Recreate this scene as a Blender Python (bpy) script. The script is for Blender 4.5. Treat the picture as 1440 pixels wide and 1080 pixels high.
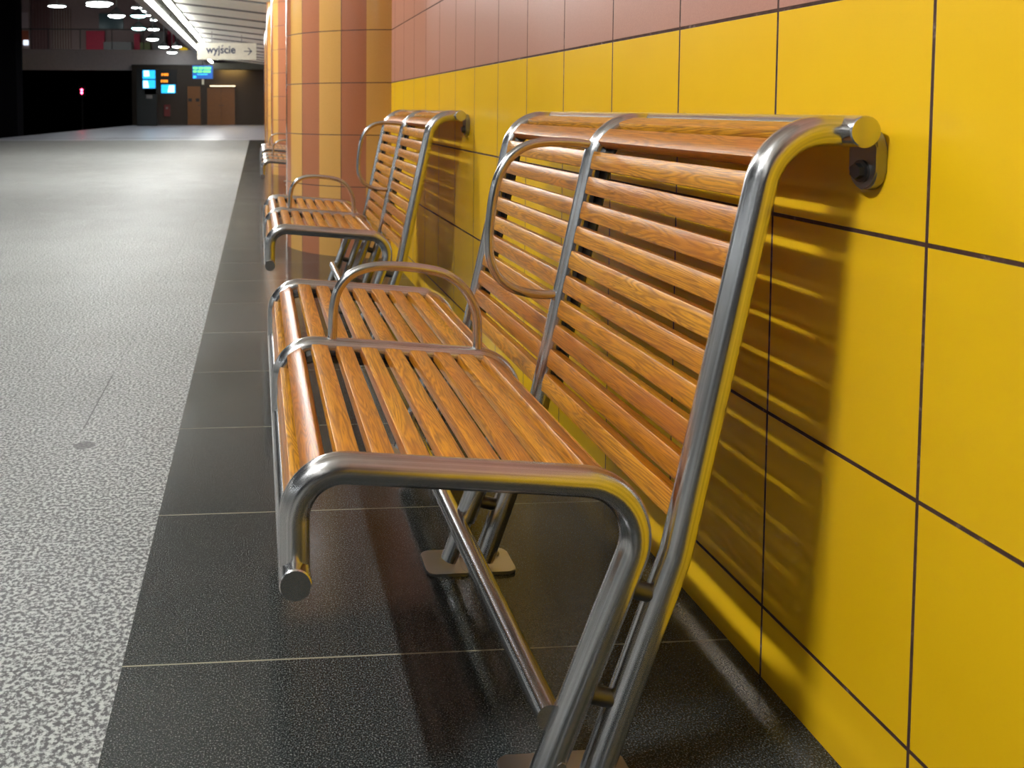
import bpy, bmesh, math, random
from mathutils import Vector, Matrix
random.seed(4)
PI = math.pi
sc = bpy.context.scene
for o in list(bpy.data.objects): bpy.data.objects.remove(o)

# ---------------------------------------------------------------- camera
EYE = 0.8665
yaw, pitch = 0.071769, 0.052333
cam_d = bpy.data.cameras.new('camera'); cam = bpy.data.objects.new('camera', cam_d)
sc.collection.objects.link(cam)
cy_, sy_, cp_, sp_ = math.cos(yaw), math.sin(yaw), math.cos(pitch), math.sin(pitch)
fw = Vector((sy_*cp_, cy_*cp_, -sp_)); rt = Vector((cy_, -sy_, 0)); up = rt.cross(fw)
m = Matrix((rt, up, -fw)).transposed().to_4x4(); m.translation = Vector((0, 0, EYE))
cam.matrix_world = m
cam_d.sensor_width = 36; cam_d.lens = 1230.24*36/1440
cam_d.shift_x = (720-450.54)/1440; cam_d.shift_y = (215.93-540)/1440
cam_d.clip_start = .05; cam_d.clip_end = 300
cam_d.dof.use_dof = True; cam_d.dof.focus_distance = 1.45; cam_d.dof.aperture_fstop = 10
sc.camera = cam

# ---------------------------------------------------------------- world, exposure
w = bpy.data.worlds.new('world'); sc.world = w; w.use_nodes = True
w.node_tree.nodes['Background'].inputs[0].default_value = (.75, .8, 1, 1)
w.node_tree.nodes['Background'].inputs[1].default_value = .018
sc.view_settings.view_transform = 'Standard'; sc.view_settings.look = 'None'
sc.view_settings.exposure = 0.0; sc.view_settings.gamma = 1
sc.cycles.use_denoising = True
sc.cycles.max_bounces = 6; sc.cycles.sample_clamp_indirect = 6
sc.cycles.caustics_reflective = True; sc.cycles.blur_glossy = .6
KEY_POWER = 950.0       # unseen compact luminaires, assumed above the first bench and added farther along
TUBE_POWER = 5.5; FAR_POWER = 31.0      # ceiling fluorescent rows

# ---------------------------------------------------------------- node helpers
def newmat(name):
    mt = bpy.data.materials.new(name); mt.use_nodes = True
    nt = mt.node_tree; b = nt.nodes['Principled BSDF']
    return mt, nt, b
def N(nt, t, **k):
    n = nt.nodes.new(t)
    for a, v in k.items():
        if a.startswith('i_'):
            key = a[2:]
            n.inputs[int(key) if key.isdigit() else key].default_value = v
        else: setattr(n, a, v)
    return n
def L(nt, a, b): nt.links.new(a, b)
def M(nt, op, a, b=None, c=None):
    n = nt.nodes.new('ShaderNodeMath'); n.operation = op
    for i, v in enumerate((a, b, c)):
        if v is None: continue
        if isinstance(v, (int, float)): n.inputs[i].default_value = v
        else: nt.links.new(v, n.inputs[i])
    return n.outputs[0]
def MIX(nt, f, a, b):
    n = nt.nodes.new('ShaderNodeMix'); n.data_type = 'RGBA'
    for i, v in ((0, f), (6, a), (7, b)):
        if isinstance(v, (int, float)): n.inputs[i].default_value = v
        elif isinstance(v, tuple): n.inputs[i].default_value = v if len(v) == 4 else v+(1,)
        else: nt.links.new(v, n.inputs[i])
    return n.outputs[2]
def RAMP(nt, f, pts, interp='LINEAR'):
    n = nt.nodes.new('ShaderNodeValToRGB'); cr = n.color_ramp; cr.interpolation = interp
    while len(cr.elements) < len(pts): cr.elements.new(.5)
    for e, (p, c) in zip(cr.elements, pts):
        e.position = p; e.color = c if len(c) == 4 else c+(1,)
    nt.links.new(f, n.inputs[0]); return n.outputs[0]
def simple(name, col, rough=.5, metal=0, spec=None):
    mt, nt, b = newmat(name)
    b.inputs['Base Color'].default_value = col+(1,); b.inputs['Roughness'].default_value = rough
    b.inputs['Metallic'].default_value = metal
    t = N(nt, 'ShaderNodeNewGeometry'); nz = N(nt, 'ShaderNodeTexNoise', i_Scale=9.0, i_Detail=4.0)
    L(nt, t.outputs['Position'], nz.inputs['Vector'])
    c = MIX(nt, nz.outputs[0], tuple(v*.82 for v in col), tuple(min(1, v*1.12) for v in col))
    L(nt, c, b.inputs['Base Color'])
    return mt
def emit(name, col, s, both=True):
    mt, nt, b = newmat(name); b.inputs['Base Color'].default_value = tuple(v*.5 for v in col)+(1,)
    b.inputs['Emission Color'].default_value = col+(1,); b.inputs['Emission Strength'].default_value = s
    return mt
def posxyz(nt, obj=False):
    s = N(nt, 'ShaderNodeSeparateXYZ')
    if obj: t = N(nt, 'ShaderNodeTexCoord'); L(nt, t.outputs['Object'], s.inputs[0])
    else: t = N(nt, 'ShaderNodeNewGeometry'); L(nt, t.outputs['Position'], s.inputs[0])
    return s.outputs

def groove(nt, v, off, period, half):
    """1 on a joint line centred every `period` from `off`"""
    q = M(nt, 'DIVIDE', M(nt, 'SUBTRACT', v, off), period)
    fr = M(nt, 'FRACT', M(nt, 'ADD', q, .5))
    d = M(nt, 'MULTIPLY', M(nt, 'ABSOLUTE', M(nt, 'SUBTRACT', fr, .5)), period)
    return M(nt, 'SUBTRACT', 1, N_smooth(nt, d, half*.8, half*1.15))
def N_smooth(nt, v, a, b):
    n = nt.nodes.new('ShaderNodeMapRange'); n.interpolation_type = 'SMOOTHSTEP'
    nt.links.new(v, n.inputs[0]); n.inputs[1].default_value = a; n.inputs[2].default_value = b
    return n.outputs[0]

# ---------------------------------------------------------------- materials
TY0, TZ0, T = .9418, 1.0094, .3
def wall_mat():
    mt, nt, b = newmat('glazed_wall_tile')
    x, y, z = posxyz(nt)
    gv = groove(nt, y, TY0, T, .0024); gh = groove(nt, z, TZ0, T, .0028)
    g = M(nt, 'MAXIMUM', gv, gh)
    iy = M(nt, 'FLOOR', M(nt, 'DIVIDE', M(nt, 'SUBTRACT', y, TY0), T)); iz = M(nt, 'FLOOR', M(nt, 'DIVIDE', M(nt, 'SUBTRACT', z, TZ0), T))
    cb = N(nt, 'ShaderNodeCombineXYZ'); L(nt, iy, cb.inputs[0]); L(nt, iz, cb.inputs[1])
    wn = N(nt, 'ShaderNodeTexWhiteNoise'); L(nt, cb.outputs[0], wn.inputs[0])
    ge = N(nt, 'ShaderNodeNewGeometry')
    nz = N(nt, 'ShaderNodeTexNoise', i_Scale=5.0, i_Detail=5.0); L(nt, ge.outputs['Position'], nz.inputs['Vector'])
    fine = N(nt, 'ShaderNodeTexNoise', i_Scale=420.0, i_Detail=2.0); L(nt, ge.outputs['Position'], fine.inputs['Vector'])
    yel = MIX(nt, nz.outputs[0], (.76, .43, .004), (.84, .50, .010))
    yel = MIX(nt, M(nt, 'MULTIPLY', wn.outputs[0], .35), yel, (.80, .47, .025))
    br = MIX(nt, fine.outputs[0], (.34, .145, .092), (.47, .215, .145))
    br = MIX(nt, M(nt, 'MULTIPLY', wn.outputs[0], .3), br, (.41, .195, .145))
    col = MIX(nt, M(nt, 'GREATER_THAN', z, TZ0), yel, br)
    gn = N(nt, 'ShaderNodeTexNoise', i_Scale=60.0, i_Detail=3.0); L(nt, ge.outputs['Position'], gn.inputs['Vector'])
    gc = RAMP(nt, gn.outputs[0], [(.35, (.045, .018, .013)), (.62, (.075, .033, .025)), (.72, (.18, .12, .10))])
    L(nt, MIX(nt, g, col, gc), b.inputs['Base Color'])
    rr = MIX(nt, M(nt, 'GREATER_THAN', z, TZ0), (.27,)*3, (.38,)*3)
    L(nt, MIX(nt, g, rr, (.85,)*3), b.inputs['Roughness'])
    bp = N(nt, 'ShaderNodeBump', i_Strength=.6, i_Distance=.002)
    h = M(nt, 'ADD', M(nt, 'SUBTRACT', 1, g), M(nt, 'MULTIPLY', nz.outputs[0], .5))
    L(nt, h, bp.inputs['Height']); L(nt, bp.outputs[0], b.inputs['Normal'])
    b.inputs['Specular IOR Level'].default_value = .35
    return mt
def pillar_mat():
    mt, nt, b = newmat('striped_pillar_tile')
    x, y, z = posxyz(nt, True)
    zz = N(nt, 'ShaderNodeNewGeometry'); s2 = N(nt, 'ShaderNodeSeparateXYZ'); L(nt, zz.outputs['Position'], s2.inputs[0])
    ang = M(nt, 'ARCTAN2', M(nt, 'MULTIPLY', x, -1), M(nt, 'MULTIPLY', y, -1))   # 0 at -Y, + toward -X
    q = M(nt, 'DIVIDE', ang, math.radians(14.6))
    par = M(nt, 'MODULO', M(nt, 'ADD', M(nt, 'FLOOR', q), 40), 2)
    gv = groove(nt, M(nt, 'MULTIPLY', ang, .59), 0, math.radians(29.2)*.59, .0022)
    gh = groove(nt, s2.outputs[2], TZ0, T, .0026)
    g = M(nt, 'MAXIMUM', gv, gh)
    fine = N(nt, 'ShaderNodeTexNoise', i_Scale=300.0, i_Detail=2.0); L(nt, zz.outputs['Position'], fine.inputs['Vector'])
    tan = MIX(nt, fine.outputs[0], (.56, .29, .07), (.66, .37, .11))
    br = MIX(nt, fine.outputs[0], (.35, .12, .055), (.44, .175, .09))
    col = MIX(nt, par, tan, br)
    L(nt, MIX(nt, g, col, (.06, .025, .018)), b.inputs['Base Color'])
    L(nt, MIX(nt, g, (.14,)*3, (.8,)*3), b.inputs['Roughness'])
    bp = N(nt, 'ShaderNodeBump', i_Strength=.5, i_Distance=.002); L(nt, M(nt, 'SUBTRACT', 1, g), bp.inputs['Height'])
    L(nt, bp.outputs[0], b.inputs['Normal'])
    return mt
JY = 1.3335
def granite(name, dark):
    mt, nt, b = newmat(name)
    x, y, z = posxyz(nt); ge = N(nt, 'ShaderNodeNewGeometry')
    n1 = N(nt, 'ShaderNodeTexNoise', i_Scale=(420.0 if dark else 125.0), i_Detail=3.0, i_Roughness=.6)
    L(nt, ge.outputs['Position'], n1.inputs['Vector'])
    n2 = N(nt, 'ShaderNodeTexNoise', i_Scale=3.0, i_Detail=3.0); L(nt, ge.outputs['Position'], n2.inputs['Vector'])
    n3 = N(nt, 'ShaderNodeTexVoronoi', i_Scale=220.0); L(nt, ge.outputs['Position'], n3.inputs['Vector'])
    iy = M(nt, 'FLOOR', M(nt, 'DIVIDE', M(nt, 'SUBTRACT', y, JY), .505)); ix = M(nt, 'FLOOR', M(nt, 'DIVIDE', M(nt, 'ADD', x, .2128), .26))
    cb = N(nt, 'ShaderNodeCombineXYZ'); L(nt, iy, cb.inputs[0])
    if not dark: L(nt, ix, cb.inputs[1])
    wn = N(nt, 'ShaderNodeTexWhiteNoise'); L(nt, cb.outputs[0], wn.inputs[0])
    if dark:
        base = RAMP(nt, n1.outputs[0], [(.40, (.011, .0125, .0125)), (.52, (.018, .0235, .025)), (.60, (.085, .09, .088)), (.70, (.26, .27, .26))])
        base = MIX(nt, M(nt, 'MULTIPLY', wn.outputs[0], .25), base, (.04, .043, .042))
        gj = groove(nt, y, JY, .505, .0016)
        base = MIX(nt, gj, base, (.24, .23, .17))
        b.inputs['Roughness'].default_value = .17
        rn = M(nt, 'ADD', .09, M(nt, 'MULTIPLY', n2.outputs[0], .10)); L(nt, rn, b.inputs['Roughness'])
        b.inputs['Specular IOR Level'].default_value = .3
    else:
        base = RAMP(nt, n1.outputs[0], [(.40, (.055, .056, .057)), (.475, (.105, .108, .108)), (.515, (.27, .277, .268)), (.60, (.43, .44, .42))])
        base = MIX(nt, M(nt, 'MULTIPLY', n2.outputs[0], .2), base, (.16, .16, .15))
        base = MIX(nt, M(nt, 'MULTIPLY', wn.outputs[0], .15), base, (.105, .106, .103))
        gj = groove(nt, y, JY, .505, .0010); gx = groove(nt, x, -.4725, .26, .0011)
        keep = M(nt, 'GREATER_THAN', N_white(nt, iy), .55)
        g = M(nt, 'MAXIMUM', M(nt, 'MULTIPLY', gj, .45), M(nt, 'MULTIPLY', M(nt, 'MULTIPLY', gx, keep), .5))
        def near(v, c, rad): return M(nt, 'DIVIDE', M(nt, 'SUBTRACT', v, c), rad)
        # the open joint and the stain on one slab
        seg_ = M(nt, 'MULTIPLY', M(nt, 'LESS_THAN', M(nt, 'ABSOLUTE', near(x, -.472, 1)), .0022), M(nt, 'LESS_THAN', M(nt, 'ABSOLUTE', near(y, 2.60, 1)), .24))
        d2_ = M(nt, 'ADD', M(nt, 'POWER', M(nt, 'ABSOLUTE', near(x, -.447, .030)), 2), M(nt, 'POWER', M(nt, 'ABSOLUTE', near(y, 2.243, .026)), 2))
        stain = M(nt, 'LESS_THAN', M(nt, 'ADD', d2_, M(nt, 'MULTIPLY', n2.outputs[0], .8)), 1.2)
        g = M(nt, 'MAXIMUM', g, M(nt, 'MAXIMUM', M(nt, 'MULTIPLY', seg_, .9), M(nt, 'MULTIPLY', stain, .75)))
        base = MIX(nt, g, base, (.035, .035, .035))
        b.inputs['Specular IOR Level'].default_value = .3
        rn = M(nt, 'ADD', .50, M(nt, 'MULTIPLY', n2.outputs[0], .16)); L(nt, rn, b.inputs['Roughness'])
    L(nt, base, b.inputs['Base Color'])
    return mt
def N_white(nt, v):
    n = nt.nodes.new('ShaderNodeTexWhiteNoise'); n.noise_dimensions = '1D'; nt.links.new(v, n.inputs['W']); return n.outputs[0]
def steel_mat(name='brushed_steel', col=.68, rough=.24):
    mt, nt, b = newmat(name)
    b.inputs['Metallic'].default_value = 1
    ge = N(nt, 'ShaderNodeTexCoord')
    n1 = N(nt, 'ShaderNodeTexNoise', i_Scale=5.0, i_Detail=1.0); L(nt, ge.outputs['Object'], n1.inputs['Vector'])
    L(nt, MIX(nt, n1.outputs[0], (col*.86, col*.84, col*.83), (col*1.1, col*1.08, col*1.07)), b.inputs['Base Color'])
    r = M(nt, 'ADD', rough-.03, M(nt, 'MULTIPLY', n1.outputs[0], .06)); L(nt, r, b.inputs['Roughness'])
    if name == 'brushed_steel':      # polishing lines along the tubes, pale streaks imitating lamp reflections
        mp = N(nt, 'ShaderNodeMapping'); mp.inputs['Scale'].default_value = (34, 1.6, 1); L(nt, ge.outputs['UV'], mp.inputs['Vector'])
        n2 = N(nt, 'ShaderNodeTexNoise', i_Scale=1.0, i_Detail=3.0); L(nt, mp.outputs[0], n2.inputs['Vector'])
        L(nt, RAMP(nt, n2.outputs[0], [(.3, (.46, .455, .455)), (.5, (.66, .655, .65)), (.72, (.86, .86, .87))]), b.inputs['Base Color'])
        L(nt, M(nt, 'ADD', .16, M(nt, 'MULTIPLY', n2.outputs[0], .14)), b.inputs['Roughness'])
    return mt
def wood_mat():
    mt, nt, b = newmat('varnished_oak')
    ge = N(nt, 'ShaderNodeNewGeometry'); rnd = ge.outputs['Random Per Island']
    tc = N(nt, 'ShaderNodeTexCoord'); oi = N(nt, 'ShaderNodeObjectInfo')
    ofs = N(nt, 'ShaderNodeCombineXYZ')
    L(nt, M(nt, 'MULTIPLY', rnd, 37.0), ofs.inputs[0]); L(nt, M(nt, 'MULTIPLY', rnd, 11.0), ofs.inputs[1])
    L(nt, M(nt, 'ADD', M(nt, 'MULTIPLY', rnd, 23.0), M(nt, 'MULTIPLY', oi.outputs['Random'], 9.0)), ofs.inputs[2])
    v = N(nt, 'ShaderNodeVectorMath', operation='ADD'); L(nt, tc.outputs['Object'], v.inputs[0]); L(nt, ofs.outputs[0], v.inputs[1])
    def sc_(s):
        n = N(nt, 'ShaderNodeVectorMath', operation='MULTIPLY'); L(nt, v.outputs[0], n.inputs[0]); n.inputs[1].default_value = s; return n.outputs[0]
    # growth rings: contours of a stretched noise field
    big = N(nt, 'ShaderNodeTexNoise', i_Scale=1.0, i_Detail=2.5, i_Roughness=.55, i_Distortion=.4); L(nt, sc_((26, 1.5, 26)), big.inputs['Vector'])
    ring = M(nt, 'FRACT', M(nt, 'MULTIPLY', big.outputs[0], 26.0))
    ring = N_smooth(nt, M(nt, 'ABSOLUTE', M(nt, 'SUBTRACT', ring, .5)), .1, .5)
    fib = N(nt, 'ShaderNodeTexNoise', i_Scale=1.0, i_Detail=4.0, i_Roughness=.7); L(nt, sc_((520, 16, 520)), fib.inputs['Vector'])
    blot = N(nt, 'ShaderNodeTexNoise', i_Scale=1.0, i_Detail=2.0); L(nt, sc_((26, 9, 26)), blot.inputs['Vector'])
    tone = RAMP(nt, rnd, [(0, (.50, .19, .006)), (.3, (.64, .275, .010)), (.55, (.42, .135, .004)), (.78, (.70, .33, .016)), (1, (.34, .082, .003))])
    dark = MIX(nt, 1.0, tone, (.25, .075, .008)); 
    c = MIX(nt, M(nt, 'MULTIPLY', ring, .58), tone, (.17, .042, .003))
    c = MIX(nt, M(nt, 'MULTIPLY', N_smooth(nt, fib.outputs[0], .47, .68), .7), c, (.12, .030, .003))
    c = MIX(nt, M(nt, 'MULTIPLY', N_smooth(nt, blot.outputs[0], .5, .75), .4), c, (.38, .10, .012))
    L(nt, c, b.inputs['Base Color'])
    b.inputs['Roughness'].default_value = .40; b.inputs['Specular IOR Level'].default_value = .4
    b.inputs['Coat Weight'].default_value = .18; b.inputs['Coat Roughness'].default_value = .2
    bp = N(nt, 'ShaderNodeBump', i_Strength=.25, i_Distance=.0006)
    L(nt, M(nt, 'SUBTRACT', 1, M(nt, 'ADD', fib.outputs[0], M(nt, 'MULTIPLY', ring, .4))), bp.inputs['Height'])
    L(nt, bp.outputs[0], b.inputs['Normal']); L(nt, bp.outputs[0], b.inputs['Coat Normal'])
    return mt

WALL = wall_mat(); PIL = pillar_mat(); GL = granite('light_granite', False); GD = granite('dark_granite', True)
ST = steel_mat(); ST2 = steel_mat('cap_steel', .45, .34); STD = steel_mat('dark_steel', .12, .4); WOOD = wood_mat()
POL = simple('grey_floor_painted_sheen', (.33, .34, .40), .3)  # lighter bluish base stands in for the ceiling reflected in the far floor
CEIL = simple('ceiling_panel_white', (.86, .88, .80), .55)
BEAM = simple('grey_beam', (.26, .25, .25), .7); DARKW = simple('black_wall', (.004, .004, .005), .95); DARKW.node_tree.nodes['Principled BSDF'].inputs['Specular IOR Level'].default_value = 0
TRACKM = simple('lamp_housing', (.05, .05, .035), .6); FASC = simple('fascia_grey', (.58, .53, .54), .7)
HALL = simple('hall_wall_brown', (.34, .24, .23), .8); HALLC = simple('hall_ceiling', (.04, .04, .042), .9)
ENDW = simple('end_wall_brown', (.03, .019, .012), .6); DOORM = simple('orange_wood_door', (.16, .06, .008), .45)
BLK = simple('black_plastic', (.008, .008, .009), .4); CABM = simple('dark_green_cabinet', (.006, .009, .010), .4)
REDP = simple('red_panel', (.5, .02, .06), .6); GREYP = simple('grey_panel', (.16, .15, .15), .6); GREENP = simple('olive_panel', (.12, .13, .04), .6)
RIBM = simple('ribbed_cladding', (.2, .10, .10), .6); RIBL = simple('pale_rib', (.42, .33, .28), .6)
GLS = simple('blue_grey_window', (.10, .16, .18), .2); RAILM = simple('railing_metal', (.08, .08, .08), .4, 1)
SIGNM = simple('cream_sign_board', (.72, .70, .58), .5); TEXTM = simple('navy_lettering', (.03, .04, .09), .5)
BOXM = simple('fire_box_red', (.12, .01, .01), .5); SHADE = simple('lamp_shade_grey', (.55, .58, .58), .5)
PINK = simple('pale_pink_panel', (.5, .38, .40), .6); ORNG = simple('orange_panel', (.42, .10, .05), .6)
TUBE = emit('fluorescent_white', (1, .99, .95), FAR_POWER); TUBEN = emit('fluorescent_white_near', (1, .99, .95), TUBE_POWER)  # near battens dimmed so the bench shadows stay dark
PEND = emit('pendant_white', (.92, 1, .98), 16); PENDC = emit('pendant_cool', (.5, 1, 1), 12)
CY = emit('screen_cyan', (.02, .45, .95), 1.6); CYW = emit('screen_pale', (.55, .95, 1), 2.0); BLU = emit('screen_blue', (.0, .09, .42), .8)
GRN = emit('led_green', (.16, .9, .2), 1.2); ORG = emit('led_orange', (1, .30, .02), 2.2); REDL = emit('signal_red', (1, .03, .08), 40)
WARM = emit('warm_lamp', (1, .72, .25), 60); WHT = emit('lightbox_white', (.75, .85, 1), 1.4); YEL = emit('yellow_lamp', (.9, .6, .02), .5)
STRIPL = emit('door_strip_light', (1, .8, .5), 3)

# ---------------------------------------------------------------- mesh helpers
COL = sc.collection
def link(name, bm, mat, parent=None, smooth=True, angle=40):
    me = bpy.data.meshes.new(name); bmesh.ops.recalc_face_normals(bm, faces=bm.faces); bm.to_mesh(me); bm.free()
    mats = mat if isinstance(mat, (list, tuple)) else [mat]
    for x in mats: me.materials.append(x)
    if smooth:
        for p in me.polygons: p.use_smooth = True
        me.set_sharp_from_angle(angle=math.radians(angle))
    o = bpy.data.objects.new(name, me); COL.objects.link(o)
    if parent: o.parent = parent
    return o
def box(bm, x0, x1, y0, y1, z0, z1, mi=0, bev=0):
    vs = [bm.verts.new((x, y, z)) for x in (x0, x1) for y in (y0, y1) for z in (z0, z1)]
    fs = [bm.faces.new([vs[i] for i in f]) for f in ((0,1,3,2),(4,6,7,5),(0,4,5,1),(2,3,7,6),(0,2,6,4),(1,5,7,3))]
    for f in fs: f.material_index = mi
    if bev:
        es = list({e for f in fs for e in f.edges})
        bmesh.ops.bevel(bm, geom=es, offset=bev, segments=2, affect='EDGES')
    return bm
def B(*a, **k): return box(bmesh.new(), *a, **k)
def empty(name, loc=(0, 0, 0), label=None, cat=None, group=None):
    o = bpy.data.objects.new(name, None); COL.objects.link(o); o.location = loc; o.empty_display_size = .1
    tag(o, label, cat, group); return o
def tag(o, label=None, cat=None, group=None, kind=None):
    if label: o['label'] = label
    if cat: o['category'] = cat
    if group: o['group'] = group
    if kind: o['kind'] = kind
    return o
def struct(name, bm, mat, **k): return tag(link(name, bm, mat, **k), kind='structure')

def fillet(pts, R, n=14):
    """2-D polyline with rounded corners -> dense list"""
    out = [Vector(pts[0])]
    for i in range(1, len(pts)-1):
        a, c, b = (Vector(pts[j]) for j in (i-1, i, i+1)); r = R[i-1]
        u = (a-c).normalized(); v = (b-c).normalized(); th = u.angle(v); d = r/math.tan(th/2)
        p = c+u*d; q = c+v*d; ce = c+(u+v).normalized()*(r/math.sin(th/2))
        a0 = p-ce; tot = PI-th; sgn = 1 if (u.x*v.y-u.y*v.x) < 0 else -1
        for k in range(n+1):
            t = sgn*tot*k/n
            out.append(ce+Vector((a0.x*math.cos(t)-a0.y*math.sin(t), a0.x*math.sin(t)+a0.y*math.cos(t))))
    out.append(Vector(pts[-1])); return out
def arclen(P):
    s = [0]
    for a, b in zip(P, P[1:]): s.append(s[-1]+(b-a).length)
    return s
def at_s(P, S, s):
    s = max(0, min(S[-1]-1e-6, s))
    for i in range(len(S)-1):
        if S[i+1] >= s and S[i+1] > S[i]:
            t = (s-S[i])/(S[i+1]-S[i]); return P[i].lerp(P[i+1], t), (P[i+1]-P[i]).normalized()
    return P[-1], (P[-1]-P[-2]).normalized()
def tube(bm, P3, r, seg=24, caps=True):
    """sweep a circle along 3-D points"""
    P3 = [Vector(p) for p in P3]; clean = [P3[0]]
    for p in P3[1:]:
        if (p-clean[-1]).length > 1e-5: clean.append(p)
    P3 = clean; rings = []; nrm = None
    for i, p in enumerate(P3):
        t = (P3[min(i+1, len(P3)-1)]-P3[max(i-1, 0)]).normalized()
        if nrm is None:
            nrm = t.cross(Vector((0, 1, 0)))
            if nrm.length < .1: nrm = t.cross(Vector((1, 0, 0)))
        nrm = (nrm-t*nrm.dot(t)).normalized(); bi = t.cross(nrm)
        rr = r[i] if isinstance(r, (list, tuple)) else r
        rings.append([bm.verts.new(p+(nrm*math.cos(a)+bi*math.sin(a))*rr) for a in (2*PI*k/seg for k in range(seg))])
    uvl = bm.loops.layers.uv.verify(); ln = [0]
    for p, q in zip(P3, P3[1:]): ln.append(ln[-1]+(q-p).length)
    for i, (a, b) in enumerate(zip(rings, rings[1:])):
        for k in range(seg):
            f = bm.faces.new((a[k], a[(k+1) % seg], b[(k+1) % seg], b[k]))
            for lp, uv in zip(f.loops, ((k/seg, ln[i]), ((k+1)/seg, ln[i]), ((k+1)/seg, ln[i+1]), (k/seg, ln[i+1]))): lp[uvl].uv = uv
    if caps: bm.faces.new(rings[0][::-1]); bm.faces.new(rings[-1])
    return bm
def capped(bm, a, b, r, seg=32, ch=.0015):
    """tube along a straight line with chamfered end caps"""
    a, b = Vector(a), Vector(b); d = (b-a).normalized()
    return tube(bm, [a, a+d*ch, b-d*ch, b], [r-ch, r, r, r-ch], seg)
def catmull(P, n=8):
    P = [Vector(p) for p in P]; out = []
    for i in range(len(P)-1):
        p0, p1, p2, p3 = P[max(i-1, 0)], P[i], P[i+1], P[min(i+2, len(P)-1)]
        for k in range(n):
            t = k/n
            out.append(.5*((2*p1)+(p2-p0)*t+(2*p0-5*p1+4*p2-p3)*t*t+(3*p1-p0-3*p2+p3)*t**3))
    out.append(P[-1]); return out
def lathe(bm, prof, c=(0, 0, 0), seg=32):
    rings = [[bm.verts.new((c[0]+r*math.cos(2*PI*k/seg), c[1]+r*math.sin(2*PI*k/seg), c[2]+z)) for k in range(seg)] for r, z in prof]
    for a, b in zip(rings, rings[1:]):
        for k in range(seg): bm.faces.new((a[k], a[(k+1) % seg], b[(k+1) % seg], b[k]))
    bm.faces.new(rings[0][::-1]); bm.faces.new(rings[-1]); return bm
def prism(bm, poly, axis, a, b, bev=0):
    """extrude a 2-D polygon along axis x/y/z from a to b"""
    def P(u, v, t): return {'x': (t, u, v), 'y': (u, t, v), 'z': (u, v, t)}[axis]
    A = [bm.verts.new(P(u, v, a)) for u, v in poly]; Bv = [bm.verts.new(P(u, v, b)) for u, v in poly]; n = len(poly)
    fs = [bm.faces.new(A[::-1]), bm.faces.new(Bv)]+[bm.faces.new((A[i], A[(i+1) % n], Bv[(i+1) % n], Bv[i])) for i in range(n)]
    if bev: bmesh.ops.bevel(bm, geom=list({e for f in fs[:2] for e in f.edges}), offset=bev, segments=2, affect='EDGES')
    return bm
def rrect(x0, x1, y0, y1, r, n=6):
    out = []
    for cx, cy, a0 in ((x1-r, y1-r, 0), (x0+r, y1-r, 90), (x0+r, y0+r, 180), (x1-r, y0+r, 270)):
        for k in range(n+1):
            a = math.radians(a0+90*k/n); out.append((cx+r*math.cos(a), cy+r*math.sin(a)))
    return out

# ================================================================ THE SETTING
XW = .763
# floor: light granite platform, dark strip by the wall, far end with sheen in its colour
bm = bmesh.new()
def quad(bm, pts, mi=0):
    f = bm.faces.new([bm.verts.new(p) for p in pts]); f.material_index = mi
XE = -.2128
quad(bm, [(-8.6, -8, 0), (XE, -8, 0), (XE, 23.5, 0), (-7.42, 23.5, 0)], 0)
quad(bm, [(XE, -8, 0), (XW+.3, -8, 0), (XW+.3, 23.5, 0), (XE, 23.5, 0)], 1)
quad(bm, [(-7.42, 23.5, 0), (XW+.3, 23.5, 0), (XW+.3, 44.2, 0), (-6.18, 44.2, 0)], 2)
for a, b in (((-8.6, -8), (-7.42, 23.5)), ((-7.42, 23.5), (-6.18, 44.2))):
    quad(bm, [(a[0], a[1], 0), (b[0], b[1], 0), (b[0], b[1], -1.1), (a[0], a[1], -1.1)], 0)
struct('floor', bm, [GL, GD, POL], smooth=False)
bm = bmesh.new(); box(bm, -7.35, -.25, 24.95, 25.02, 0, .006); struct('trim_1', bm, steel_mat('expansion_strip', .7, .2), smooth=False)
struct('floor_trackbed', B(-22, -5.9, -8, 60, -1.3, -1.1), DARKW, smooth=False)
# wall with the benches
struct('wall_right', B(XW, XW+.25, -6, 44.2, 0, 3.0), WALL, smooth=False)
# end wall of the platform and the dark tunnel mouth
struct('wall_end', B(-6.2, XW, 44.0, 44.2, 0, 3.0), ENDW, smooth=False)
struct('wall_tunnel', B(-22, -6.2, 58, 58.2, -1.3, 3.7), DARKW, smooth=False)
struct('wall_left', B(-20.2, -20, -8, 58, -1.3, 9), DARKW, smooth=False)
# black pier in the trackway at the far left
struct('wall_pier', B(-9.6, -7.2, 26.9, 27.6, -1.1, 7.5), DARKW, smooth=False)
# sloping ceiling of overlapping transverse panels
bm = bmesh.new(); P0 = 17.55-1.89*14; per = 1.89; k = 0
def cz(x): return 2.972-.118*x-.004*x*x
while True:
    ya = P0+per*k; k += 1
    if ya > 42.4: break
    yb = min(ya+per, 42.5)
    xs = [XW, .3, -.2, -.7, -1.2, -1.78]
    lo = [bm.verts.new((x, ya, cz(x)-.036)) for x in xs]; hi = [bm.verts.new((x, yb, cz(x))) for x in xs]
    lo2 = [bm.verts.new((x, ya, cz(x)+.05)) for x in xs]; hi2 = [bm.verts.new((x, yb, cz(x)+.05)) for x in xs]
    for i in range(len(xs)-1):
        bm.faces.new((lo[i], lo[i+1], hi[i+1], hi[i])); bm.faces.new((hi[i], hi[i+1], hi2[i+1], hi2[i]))
        bm.faces.new((lo2[i], hi2[i], hi2[i+1], lo2[i+1])); fr = bm.faces.new((lo[i], lo2[i], lo2[i+1], lo[i+1])); fr.material_index = 1
struct('ceiling', bm, [CEIL, simple('ceiling_joint_grey', (.10, .10, .10), .9)], smooth=False)
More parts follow.
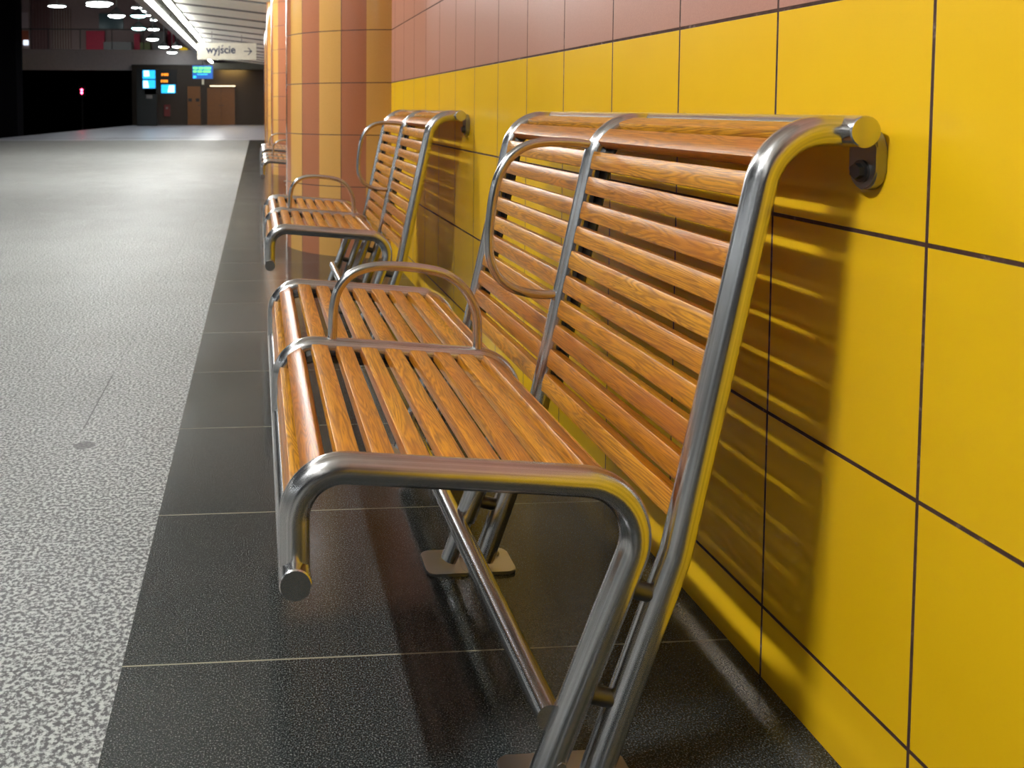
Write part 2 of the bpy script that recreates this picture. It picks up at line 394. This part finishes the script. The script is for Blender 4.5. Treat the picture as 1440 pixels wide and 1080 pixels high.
struct('trim_2', B(-2.49, -2.29, -8, 43.9, 3.05, 3.42), BEAM, smooth=False)       # grey edge beam left of the lamps
struct('trim_3', B(-2.29, -1.72, -8, 42.5, 3.27, 3.42), TRACKM, smooth=False)     # dark lamp recess
struct('trim_4', B(-2.29, XW, 42.5, 43.3, 2.72, 3.02), TRACKM, smooth=False)        # cross beam
# mezzanine slab and the hall above it
struct('wall_fascia', B(-20, -2.29, 44.2, 44.5, 2.73, 3.74), FASC, smooth=False)
struct('floor_mezzanine', B(-20, -2.29, 44.5, 52, 3.5, 3.74), FASC, smooth=False)
struct('wall_hall', B(-20, XW, 52, 52.2, 3.5, 9), HALL, smooth=False)
struct('ceiling_hall', B(-20, -2.5, 18, 52, 7.6, 7.7), HALLC, smooth=False)

# ================================================================ PILLARS
def pillar(yc, label):
    o = link('pillar', lathe(bmesh.new(), [(.59, 0), (.59, 3.35)], seg=128), PIL, angle=30)
    o.location = (.77, yc, 0); tag(o, label, 'pillar', 'round striped pillars along the wall'); return o
for yc, lb in ((5.55, 'large round pillar striped tan and brown, nearest one, behind the second bench'),
               (11.55, 'round striped pillar behind the nearest pillar, beyond the small distant benches'),
               (17.55, 'third round striped pillar along the wall, a narrow sliver left of the second'),
               (23.55, 'farthest visible round striped pillar, mere edge beside the exit sign')):
    pillar(yc, lb)

# ================================================================ BENCHES
R0 = .0193
def sx(p): return (p[0]*.9904, EYE-(EYE-p[1])*.9904)
seat_path = fillet([sx(p) for p in ((.043, .300), (.043, .432), (.503, .392), (.357, .012))], [.060, .072])
back_path = fillet([(.728, .8376)]+[sx(p) for p in ((.640, .8405), (.526, .303), (.4245, .014))], [.082, .11])
OX = .40                    # bench origin in X
def yy(P, y): return [(p[0]-OX, y, p[1]) for p in P]
HALF = .54
def slat_bm(path, cs, y0, y1, off, side, width=.0335, th=.0165):
    """boards running in Y, centred at arc positions cs; off = face offset toward side"""
    S = arclen(path); bm = bmesh.new()
    for c in cs:
        p, t = at_s(path, S, c); n = Vector((-t.y, t.x))*side
        jit = random.uniform(-.0006, .0006); h = width/2; b = .0016
        # rounded cross-section, slightly crowned on its face
        sec = [(-h+b*.3, -th+0), (h-b*.3, -th), (h, -th+b), (h, -b), (h-b*.35, -b*.35), (h-b, 0), (0, .0008), (-h+b, 0), (-h+b*.35, -b*.35), (-h, -b), (-h, -th+b)]
        poly = []
        for u, v in sec:
            q = p+t*u+n*(off+v+jit); poly.append((q.x-OX, q.y))
        prism(bm, poly, 'y', y0, y1, 0)
    return bm
def strip_bm(path, s0, s1, y0, y1, off, side, th=.004):
    S = arclen(path); bm = bmesh.new(); n_ = 40; ra = []
    for k in range(n_+1):
        p, t = at_s(path, S, s0+(s1-s0)*k/n_); n = Vector((-t.y, t.x))*side
        a = p+n*off; c = p+n*(off-th)
        ra.append([bm.verts.new((a.x-OX, y0, a.y)), bm.verts.new((a.x-OX, y1, a.y)), bm.verts.new((c.x-OX, y1, c.y)), bm.verts.new((c.x-OX, y0, c.y))])
    for a, c in zip(ra, ra[1:]):
        for k in range(4): bm.faces.new((a[k], a[(k+1) % 4], c[(k+1) % 4], c[k]))
    bm.faces.new(ra[0][::-1]); bm.faces.new(ra[-1]); return bm

def make_bench(label, group):
    root = empty('platform_bench', (OX, 0, 0), label, 'bench', group)
    Ss, Sb = arclen(seat_path), arclen(back_path)
    # arc position where the straight of the seat begins
    pitch_s = .0449
    s_flat = None
    for i, p in enumerate(seat_path):
        if p.x > .100: s_flat = Ss[i-1]+(.100-seat_path[i-1].x)/(p.x-seat_path[i-1].x)*(Ss[i]-Ss[i-1]); break
    seat_c = [s_flat+.0105+pitch_s*k for k in range(-3, 9)]
    # back: lowest slat at z .382, upward
    for i, p in enumerate(back_path):
        if p.y < .359:
            q = back_path[i-1]; s_low = Sb[i-1]+(q.y-.359)/(q.y-p.y)*(Sb[i]-Sb[i-1]); break
    back_c = [s_low-.0466*k for k in range(13)]
    for y, nm in ((-HALF, 'n'), (0, 'm'), (HALF, 'f')):
        bm = bmesh.new()
        if y == 0:   # middle frame stands on a thinner inner tube
            pts = yy(seat_path, y)[:-1]; a = Vector(pts[-1]); e = Vector(yy(seat_path, y)[-1]); c = a.lerp(e, 1)
            t = (e-a).normalized(); cut = e-t*.085
            tube(bm, pts+[cut], R0, 28); capped(bm, cut-t*.01, e, .0148, 24)
        else: tube(bm, yy(seat_path, y), R0, 28)
        f = link('seat_frame', bm, ST, root)
        g = link('back_frame', tube(bmesh.new(), yy(back_path, y), R0, 28), ST, root)
        for z in (.262, .128):   # spacers between the two legs
            xa = .357+(z-.012)/(.392-.012)*(.503-.357)-OX; xb = .4245+(z-.014)/(.303-.014)*(.526-.4245)-OX
            tube(bm := bmesh.new(), [(xa+.010, y, z+.004), (xb-.015, y, z-.006)], .0115, 20)
            link('spacer', bm, STD, g)
        # hex bolt heads on the outer side of the legs
        bm = bmesh.new(); zb = .052
        tube(bm, [(.372-OX, y-R0-.0005, zb), (.372-OX, y-R0+.004, zb)], .0062, 6); link('bolt', bm, ST2, f)
        for xf, fn in ((.357, 's'), (.4245, 'b')):
            bm = bmesh.new(); prism(bm, rrect(xf-.046-OX, xf+(.040 if fn == 's' else .055)-OX, y-.022, y+.066, .016), 'z', (0 if fn == 's' else .0006), (.0062 if fn == 's' else .0068), .0012)
            link('foot_plate', bm, ST2, root)
            bm = bmesh.new(); lathe(bm, [(.0075, .005), (.0075, .0105), (.005, .013)], (xf+.030-OX, y+.040, 0), 6); link('anchor_bolt', bm, ST2, root)
    # long tubes
    fx, fz = sx((.043, .300)); link('front_tube', capped(bmesh.new(), (fx-OX, -HALF-.036, fz), (fx-OX, HALF+.036, fz), R0+.0003, 36), ST, root)
    link('top_tube', capped(bmesh.new(), (.728-OX, -HALF-.036, .8376), (.728-OX, HALF+.036, .8376), R0+.0003, 36), ST, root)
    link('lower_rail', tube(bmesh.new(), [(.3635-OX, -HALF, .102), (.3635-OX, HALF, .102)], .0172, 24), ST, root)
    # seats and backrests, one per bay
    for y0, y1 in ((-HALF+.011, -.011), (.011, HALF-.011)):
        link('seat', slat_bm(seat_path, seat_c, y0, y1, .0085, 1, .0300, .0165), WOOD, root, angle=30)
        link('backrest', slat_bm(back_path, back_c, y0, y1, .0085, -1, .0325, .0195), WOOD, root, angle=30)
        for a, b in ((y0, y0+.034), (y1-.034, y1)):
            link('mounting_strip', strip_bm(seat_path, seat_c[0]-.012, seat_c[-1]+.012, a, b, -.0125, 1), STD, root)
            link('mounting_strip', strip_bm(back_path, back_c[-1]-.012, back_c[0]+.012, a, b, -.0145, -1), STD, root)
    # armrest loop on the seat and divider loop on the back, both at the middle frame
    A = [(.134, .428), (.136, .47), (.138, .505), (.147, .537), (.170, .563), (.205, .5755), (.25, .577), (.305, .571), (.345, .560), (.377, .536), (.397, .503), (.404, .470), (.405, .405)]
    link('armrest', tube(bmesh.new(), [(p[0]-OX, p[1], p[2]) for p in catmull([(x, 0, z) for x, z in A])], .0088, 20), ST, root)
    D = [(.615, .797), (.575, .8025), (.525, .803), (.490, .795), (.462, .775), (.443, .745), (.433, .710), (.4275, .67), (.4245, .63), (.427, .590), (.440, .558), (.462, .537), (.49, .526), (.52, .5205), (.560, .520)]
    link('divider_loop', tube(bmesh.new(), [(p[0]-OX, p[1], p[2]) for p in catmull([(x, 0, z) for x, z in D])], .0088, 20), ST, root)
    # wall brackets at both ends of the top tube
    for s in (-1, 1):
        y = s*(HALF+.005) if s > 0 else -HALF-.003
        bm = bmesh.new(); prism(bm, rrect(y-.024, y+.024, .765, .842, .0235), 'x', .748-OX, .7625-OX, .002)
        br = link('wall_bracket', bm, steel_mat('bracket_steel', .3, .35), root)
        bm = bmesh.new(); tube(bm, [(.738-OX, y, .788), (.749-OX, y, .788)], .010, 6); tube(bm, [(.745-OX, y, .788), (.7485-OX, y, .788)], .014, 20)
        link('bolt', bm, STD, br)
    return root
bench = make_bench('nearest wooden slat bench with steel tube frame, filling the foreground', 'slatted benches along the tiled wall')
bench.location = (OX, 1.575, 0)
def copy_tree(o, parent=None, label=None):
    c = o.copy(); COL.objects.link(c)
    if parent: c.parent = parent
    if label: c['label'] = label
    for ch in list(o.children): copy_tree(ch, c)
    return c
for y, lb in ((3.67, 'second wooden slat bench, between the foreground bench and the striped pillar'),
              (7.72, 'small distant slat bench half hidden behind the nearest pillar, the closer of two'),
              (9.75, 'farthest slat bench, only its seat front and armrest showing past the pillar')):
    c = copy_tree(bench, None, lb); c.location = (OX, y, 0)

# ================================================================ CEILING LAMPS (two rows)
def lamp_unit(x, y0, y1, z, wdt, label, group, mt=None):
    t = empty('fluorescent_lamp', (x, y0, z), label, 'lamp', group)
    link('housing', B(-wdt*.62, wdt*.62, 0, y1-y0, .055, .11), TRACKM, t, smooth=False)
    link('diffuser', B(-wdt/2, wdt/2, .02, y1-y0-.02, 0, .055, bev=.012), mt or TUBE, t)
    link('bracket', B(-.02, .02, .1, .16, .10, .215), TRACKM, t, smooth=False)
    return t
rows = (('left', -2.21, 43.6, 1.9, .075), ('right', -1.865, 40.3, 1.55, .11))
for nm, x, yend, ln, wd in rows:
    y = yend; lab = {'left': 'white fluorescent batten in the left, unbroken-looking row of the ceiling lamp track',
                     'right': 'white fluorescent batten in the right row of the track, beside the pale ceiling panels'}[nm]
    src = None; k = 0
    while y > -11:
        if y < 11 and k < 100: src = None; k = 100
        if src is None: src = lamp_unit(x, y-ln, y, 3.05, wd, lab, 'fluorescent battens, %s row' % nm, TUBEN if k >= 100 else TUBE); y -= ln; continue
        c = copy_tree(src); c.location = (x, y-ln, 3.05 + (0 if nm == 'left' else .012*(k % 2))); y -= ln; k += 1

# opposite platform, unseen, added for reflections in the steel: tiled wall and battens
struct('wall_opposite_added', B(-13.4, -13.2, -14, 18, -1.1, 3.6), simple('opposite_tile', (.5, .5, .48), .5), smooth=False)
struct('floor_opposite_added', B(-13.2, -10.2, -14, 18, -1.1, 0), GL, smooth=False)
src = None
for k in range(8):
    y = -13+k*3.8
    if src is None: src = lamp_unit(-11.2, y, y+3.4, 3.2, .16, 'unseen batten added over the opposite platform to brighten the steel', 'added battens over the opposite platform', emit('fluorescent_white_dim', (.9, .96, 1), 10))
    else: copy_tree(src).location = (-11.2, y, 3.2)
t = empty('ceiling_downlight_assumed', (-1.70, .05, 2.87), 'unseen compact ceiling luminaire, assumed over the platform edge of the first bench', 'lamp')  # unseen lamp, assumed from the sharp bench shadow and added to cast it
link('housing', B(-.07, .07, -.30, .30, .03, .15, bev=.01), BEAM, t)
link('diffuser', B(-.035, .035, -.24, .24, -.01, .03, bev=.008), emit('assumed_downlight_white', (.97, .995, .99), KEY_POWER), t)
link('rod', tube(bmesh.new(), [(.04, 0, .14), (.04, 0, .29)], .02, 12), BEAM, t)
t['group'] = 'assumed and added compact luminaires over the platform'
for y in (5.25, 10.45, 15.65): copy_tree(t, None, 'unseen compact luminaire added farther along to brighten wall and pillar').location = (-1.70, y, 2.87)  # unseen copies, added to light the pillar and farther wall

# ================================================================ EXIT SIGN
s = empty('exit_sign', (-.89, 26, 2.28), 'cream hanging sign reading wyjscie with an arrow pointing right', 'sign')
s['label'] = 'cream hanging exit sign reading wyjście with a right arrow'
link('board', B(-.868, .868, 0, .07, 0, .49, bev=.006), SIGNM, s)
def text_mesh(body, size, x, z, mat, parent, y=-.004, name='lettering', thick=.003):
    cu = bpy.data.curves.new(name, 'FONT'); cu.body = body; cu.size = size; cu.extrude = thick; cu.offset = .007
    tmp = bpy.data.objects.new('tmp_text', cu); COL.objects.link(tmp)
    bpy.context.view_layer.update()
    me = bpy.data.meshes.new_from_object(tmp.evaluated_get(bpy.context.evaluated_depsgraph_get()))
    bpy.data.objects.remove(tmp); me.transform(Matrix.Rotation(PI/2, 4, 'X'))
    me.materials.clear(); me.materials.append(mat)
    o = bpy.data.objects.new(name, me); COL.objects.link(o); o.parent = parent; o.location = (x, y, z); return o
tw = text_mesh('wyjscie', .315, -.60, .19, TEXTM, s)
xs_ = sorted(v.co.x for v in tw.data.vertices); wd_ = xs_[-1]-xs_[0]; tw.scale.x = .86/wd_
def text_w(b):
    o_ = text_mesh(b, .315, 0, 0, TEXTM, s); q_ = max(v.co.x for v in o_.data.vertices); bpy.data.objects.remove(o_); return q_*.86/wd_
ac = -.60+(text_w('wyj')+text_w('wyjs'))/2+.01
bm = bmesh.new(); prism(bm, [(ac-.022, .375), (ac+.004, .375), (ac+.040, .430), (ac+.004, .430)], 'y', -.007, -.001); link('lettering', bm, TEXTM, s, smooth=False)
bm = bmesh.new(); box(bm, .50, .74, -.006, -.001, .2345, .2595)
prism(bm, [(.745, .247), (.63, .362), (.612, .344), (.709, .247), (.612, .150), (.63, .132)], 'y', -.006, -.001)
link('arrow', bm, TEXTM, s, smooth=False)
for x in (-.44, .43): link('hanger_rod', tube(bmesh.new(), [(x, .035, .48), (x, .035, cz(-.89+x)-2.28-.02)], .012, 10), BEAM, s)

# ================================================================ DEPARTURE DISPLAYS AND SCREENS
t = empty('information_display', (-2.22, 36, 2.05), 'blue and green lit departure display hanging below the lamp track', 'display')
link('casing', B(-.44, .44, .01, .12, -.02, .56, bev=.01), BLK, t)
link('screen', B(-.41, .41, -.004, .012, .0, .53), BLU, t, smooth=False)
for z, pieces in ((.425, ((-.38, -.20), (-.16, .02), (.05, .34))), (.29, ((-.38, -.24), (-.20, -.02), (.02, .32)))):
    for a, b in pieces: link('text_line', B(a, b, -.010, -.005, z-.045, z+.045, bev=.002), GRN, t, smooth=False)
link('text_line', B(-.22, .20, -.010, -.005, .15, .19), CY, t, smooth=False); link('icon', B(-.38, -.26, -.010, -.005, .02, .12), CY, t, smooth=False)
link('hanger_rod', tube(bmesh.new(), [(.0, .06, .55), (.0, .06, 1.0)], .02, 10), BLK, t)
def screen(x0, x1, z0, z1, y, label, cols, diag):
    xc = (x0+x1)/2; o = empty('monitor', (xc, y+.09, z0), label, 'monitor', 'lit monitors by the dark cabinet'); hw = (x1-x0)/2; h = z1-z0
    link('casing', B(-hw-.03, hw+.03, .01, .10, -.03, h+.03, bev=.01), BLK, o)
    link('screen', B(-hw, hw, 0, .012, 0, h, bev=.004), cols[0], o, smooth=False)
    bm = bmesh.new(); prism(bm, [(a*hw, b*h) for a, b in diag], 'y', -.005, -.001); link('image', bm, cols[1], o, smooth=False)
    return o
screen(-5.42, -4.83, 2.235, 2.64, 42, 'upper cyan lit monitor on top of the dark cabinet', (CY, CYW), [(-.8, .25), (.1, .3), (.0, .95), (-.8, .95)])
screen(-5.42, -4.83, 1.79, 2.18, 42, 'lower cyan lit monitor directly beneath the upper one', (CY, CYW), [(-.9, .05), (.0, .05), (-.2, .9), (-.9, .9)])
screen(-4.55, -3.89, 1.56, 1.96, 42, 'pale cyan and white monitor right of the pair, below the orange digits', (CY, CYW), [(-.1, .1), (.85, .1), (.85, .92), (.1, .92)])
for zc, xc, lb in ((2.44, -4.38, 'upper row of small orange LED digits on a black board'), (2.13, -4.41, 'lower row of small orange LED digits on a black board')):
    o = empty('led_clock', (xc, 42.13, zc), lb, 'clock', 'orange LED readouts beside the monitors')
    link('casing', B(-.22, .22, .008, .06, -.11, .11), BLK, o, smooth=False)
    bm = bmesh.new()
    for x in (-.13, -.03, .05, .13): box(bm, x-.027, x+.027, 0, .006, -.055, .055)
    bmesh.ops.delete(bm, geom=[], context='VERTS'); link('digits', bm, ORG, o, smooth=False)
cab = empty('service_cabinet', (-5.25, 42.2, 0), 'tall black cabinet carrying the cyan monitors at the platform end', 'cabinet')
link('body', B(-.48, .46, 0, .6, 0, 2.72, bev=.01), CABM, cab); link('notice', B(-.02, .26, -.006, 0, 1.30, 1.48), GREYP, cab, smooth=False)
link('support_arm', B(-.1, 1.42, .0, .10, 1.50, 2.68), BLK, cab, smooth=False)

# ================================================================ END WALL FITTINGS
def door(name, x0, x1, ztop, leaves):
    d = empty(name, ((x0+x1)/2, 44, 0)); d['kind'] = 'structure'; hw = (x1-x0)/2
    bm = bmesh.new(); box(bm, -hw-.06, -hw, -.05, 0, 0, ztop+.06); box(bm, hw, hw+.06, -.05, 0, 0, ztop+.06); box(bm, -hw-.06, hw+.06, -.05, 0, ztop, ztop+.06)
    link('door_frame', bm, ENDW, d, smooth=False)
    for k in range(leaves):
        a = -hw+2*hw*k/leaves; b = -hw+2*hw*(k+1)/leaves
        lf = link('door_leaf', B(a+.006, b-.006, -.04, -.002, .01, ztop-.006, bev=.003), DOORM, d)
        xh = b-.08 if k == 0 else a+.08
        link('door_handle', tube(bmesh.new(), [(xh-.04, -.07, .98), (xh+.04, -.07, .98)], .014, 10), BLK, lf)
    return d
door('door_1', -2.50, -1.12, 1.86, 2)
d2 = door('door_2', -3.47, -2.82, 1.93, 1)
for x in (-.195, .175): link('door_pane', B(x-.09, x+.09, -.046, -.038, 1.17, 1.33), BLK, d2, smooth=False)
o = link('strip_light', B(-.62, .62, -.05, 0, -.02, .02), STRIPL, smooth=False); o.location = (-1.72, 43.94, 1.945); tag(o, 'thin bright strip light fixed above the double orange doors', 'lamp')
o = empty('hydrant_cabinet', (-4.47, 44, .44), 'small dark red hydrant cabinet on the end wall', 'cabinet')
link('body', B(-.15, .15, -.14, 0, 0, .58, bev=.01), BOXM, o); link('badge', B(-.05, .05, -.146, -.139, .36, .46), GREYP, o, smooth=False)
o = empty('wall_washer_lamp', (-1.25, 43.72, 2.80), 'warm lamp under the cross beam lighting the end wall', 'lamp')
link('housing', B(-.7, .7, -.08, .08, .012, .065), BLK, o, smooth=False); link('diffuser', B(-.6, .6, -.05, .05, .0, .012), WARM, o, smooth=False)
o = link('notice_plate', B(-.05, .05, -.03, 0, 0, .38), SIGNM, smooth=False); o.location = (-2.70, 43.99, 2.02); tag(o, 'narrow cream plate high on the end wall beside the doors', 'sign')
o = empty('signal_lamp', (-9.82, 50, -1.1), 'glowing red railway signal lamp in the dark tunnel', 'signal')
link('post', tube(bmesh.new(), [(0, .1, 0), (0, .1, 2.7)], .05, 12), BLK, o)
link('head', B(-.18, .18, 0, .2, 2.6, 3.2, bev=.02), BLK, o)
bm = bmesh.new()
for z in (2.80, 2.96): tube(bm, [(0, -.02, z), (0, .01, z)], .065, 16)
link('lens', bm, REDL, o)

# ================================================================ UPPER HALL
o = empty('mezzanine_railing', (-8, 44.35, 3.74), 'dark metal railing along the edge of the upper hall', 'railing')
bm = bmesh.new(); box(bm, -11.8, 5.6, -.03, .03, .98, 1.03); link('handrail', bm, RAILM, o, smooth=False)
for k in range(12):
    x = -11.6+k*1.55; link('baluster_post', B(x-.02, x+.02, -.02, .02, 0, .98), RAILM, o, smooth=False)
def ribs(x0, x1, z1, n, label, light):
    o = empty('ribbed_cladding', ((x0+x1)/2, 51.9, 3.74), label, 'wall panel'); hw = (x1-x0)/2
    link('backing', B(-hw, hw, -.03, .09, 0, z1), RIBM, o, smooth=False)
    bm = bmesh.new()
    for k in range(n):
        x = -hw+2*hw*(k+.5)/n; box(bm, x-hw/n*.35, x+hw/n*.35, -.10, -.03, 0, z1)
    link('ribs', bm, RIBL if light else RIBM, o, smooth=False)
ribs(-13.0, -11.95, 3.8, 6, 'dark red ribbed wall cladding at the left of the upper hall', False)
ribs(-11.8, -10.75, 2.8, 7, 'paler ribbed wall cladding right of the dark red one', True)
def slab(name, x0, x1, z0, z1, mat, label, cat, y=51.85, d=.25):
    o = link(name, B(-(x1-x0)/2, (x1-x0)/2, -d, 0, 0, z1-z0, bev=.01), mat); o.location = ((x0+x1)/2, y, z0); return tag(o, label, cat)
slab('shop_panel', -9.85, -8.8, 3.74, 5.3, REDP, 'wide crimson panel standing on the upper floor', 'panel')
slab('window_panel', -9.15, -7.75, 5.45, 6.32, GLS, 'blue grey lit window high on the upper hall wall', 'window', y=51.95, d=.08)
slab('counter', -8.74, -7.16, 3.74, 4.62, GREYP, 'low grey counter right of the wide crimson panel', 'counter', y=51.4, d=.5)
slab('shop_panel', -7.12, -6.78, 3.74, 5.15, REDP, 'narrow crimson panel right of the grey counter', 'panel')
slab('kiosk', -6.68, -6.1, 3.74, 4.6, GREENP, 'small olive green kiosk between two crimson panels', 'kiosk', y=51.4, d=.5)
slab('kiosk', -5.96, -5.25, 3.74, 5.2, GREYP, 'grey kiosk in the upper hall behind the pendant lamps', 'kiosk', y=51.4, d=.5)
slab('shop_panel', -5.2, -4.75, 3.74, 5.35, REDP, 'rightmost crimson panel of the upper hall', 'panel')
o = empty('poster_column', (-13.33, 51.8, 3.74), 'pink and orange poster column beside the black pier', 'poster')
link('column', B(-.25, .25, 0, .1, 0, 3.6), HALL, o, smooth=False); link('poster', B(-.2, .19, -.02, 0, 1.7, 2.6), PINK, o, smooth=False)
link('poster', B(-.2, .19, -.02, 0, .98, 1.57), ORNG, o, smooth=False); link('light_box', B(-.1, .18, -.06, -.02, .73, 1.02), WHT, o, smooth=False)
o = link('yellow_lamp', lathe(bmesh.new(), [(.2, 0), (.2, .08), (.05, .14)], seg=24), YEL); o.location = (-3.66, 44.25, 3.741); tag(o, 'small yellow lamp near the right end of the upper hall', 'lamp')
def pendant(name, x, y, z, r, label, cool=False, cone=True):
    o = empty(name, (x, y, z), label, 'lamp', 'round hanging lamps of the upper hall')
    if cone: link('shade', lathe(bmesh.new(), [(r, 0), (r*1.0, .02), (r*.25, r*.85), (r*.12, r*.95)], seg=32), SHADE, o)
    else: link('shade', lathe(bmesh.new(), [(r, 0), (r, .06), (r*.8, .1)], seg=32), SHADE, o)
    link('diffuser', lathe(bmesh.new(), [(r*.3, -.06 if cone else -.03), (r*.75, -.04 if cone else -.02), (r*.95, -.001)], seg=32), PENDC if cool else PEND, o)
    link('rod', tube(bmesh.new(), [(0, 0, .1), (0, 0, 7.59-z)], .02, 8), SHADE, o)
pend = [(-4.02, 25.62, 3.50, .25, 'largest cone pendant lamp with a warm white glow, upper left of its group', False),
        (-3.80, 28.60, 3.81, .25, 'cone pendant lamp with a teal tinged glow right of the largest', True),
        (-4.08, 30.75, 3.60, .25, 'cone pendant lamp with a teal glow below the first teal one', True),
        (-4.46, 38.44, 4.25, .25, 'dimmer pendant lamp just right of the lower teal one', False),
        (-4.12, 35.14, 3.57, .25, 'pendant lamp alone in the middle of the descending group', False),
        (-4.30, 41.0, 3.67, .25, 'left pendant of the low pair above the grey fascia', False),
        (-3.90, 43.1, 3.83, .25, 'right pendant of the low pair above the grey fascia', False),
        (-4.05, 42.3, 3.50, .25, 'lowest pendant lamp, hanging in front of the grey fascia', False)]
for x, y, z, r, lb, c in pend: pendant('pendant_lamp', x, y, z, r, lb, c)
discs = [(-10.22, 6.05, .46, 'leftmost flat disc lamp high in the upper hall'), (-8.07, 6.22, .7, 'widest flat disc lamp high in the upper hall'),
         (-8.0, 6.0, .6, 'wide flat disc lamp just below the widest one'), (-6.2, 6.01, .26, 'flat disc lamp at the start of the small descending row'),
         (-5.87, 5.83, .17, 'second flat disc lamp of the small descending row'), (-5.62, 5.62, .15, 'third flat disc lamp of the small descending row'),
         (-5.33, 5.38, .18, 'last and lowest flat disc lamp of the small descending row')]
for i, (x, z, r, lb) in enumerate(discs): pendant('disc_lamp', x, 46-(.9 if i == 2 else 0), z, r, lb, False, False)
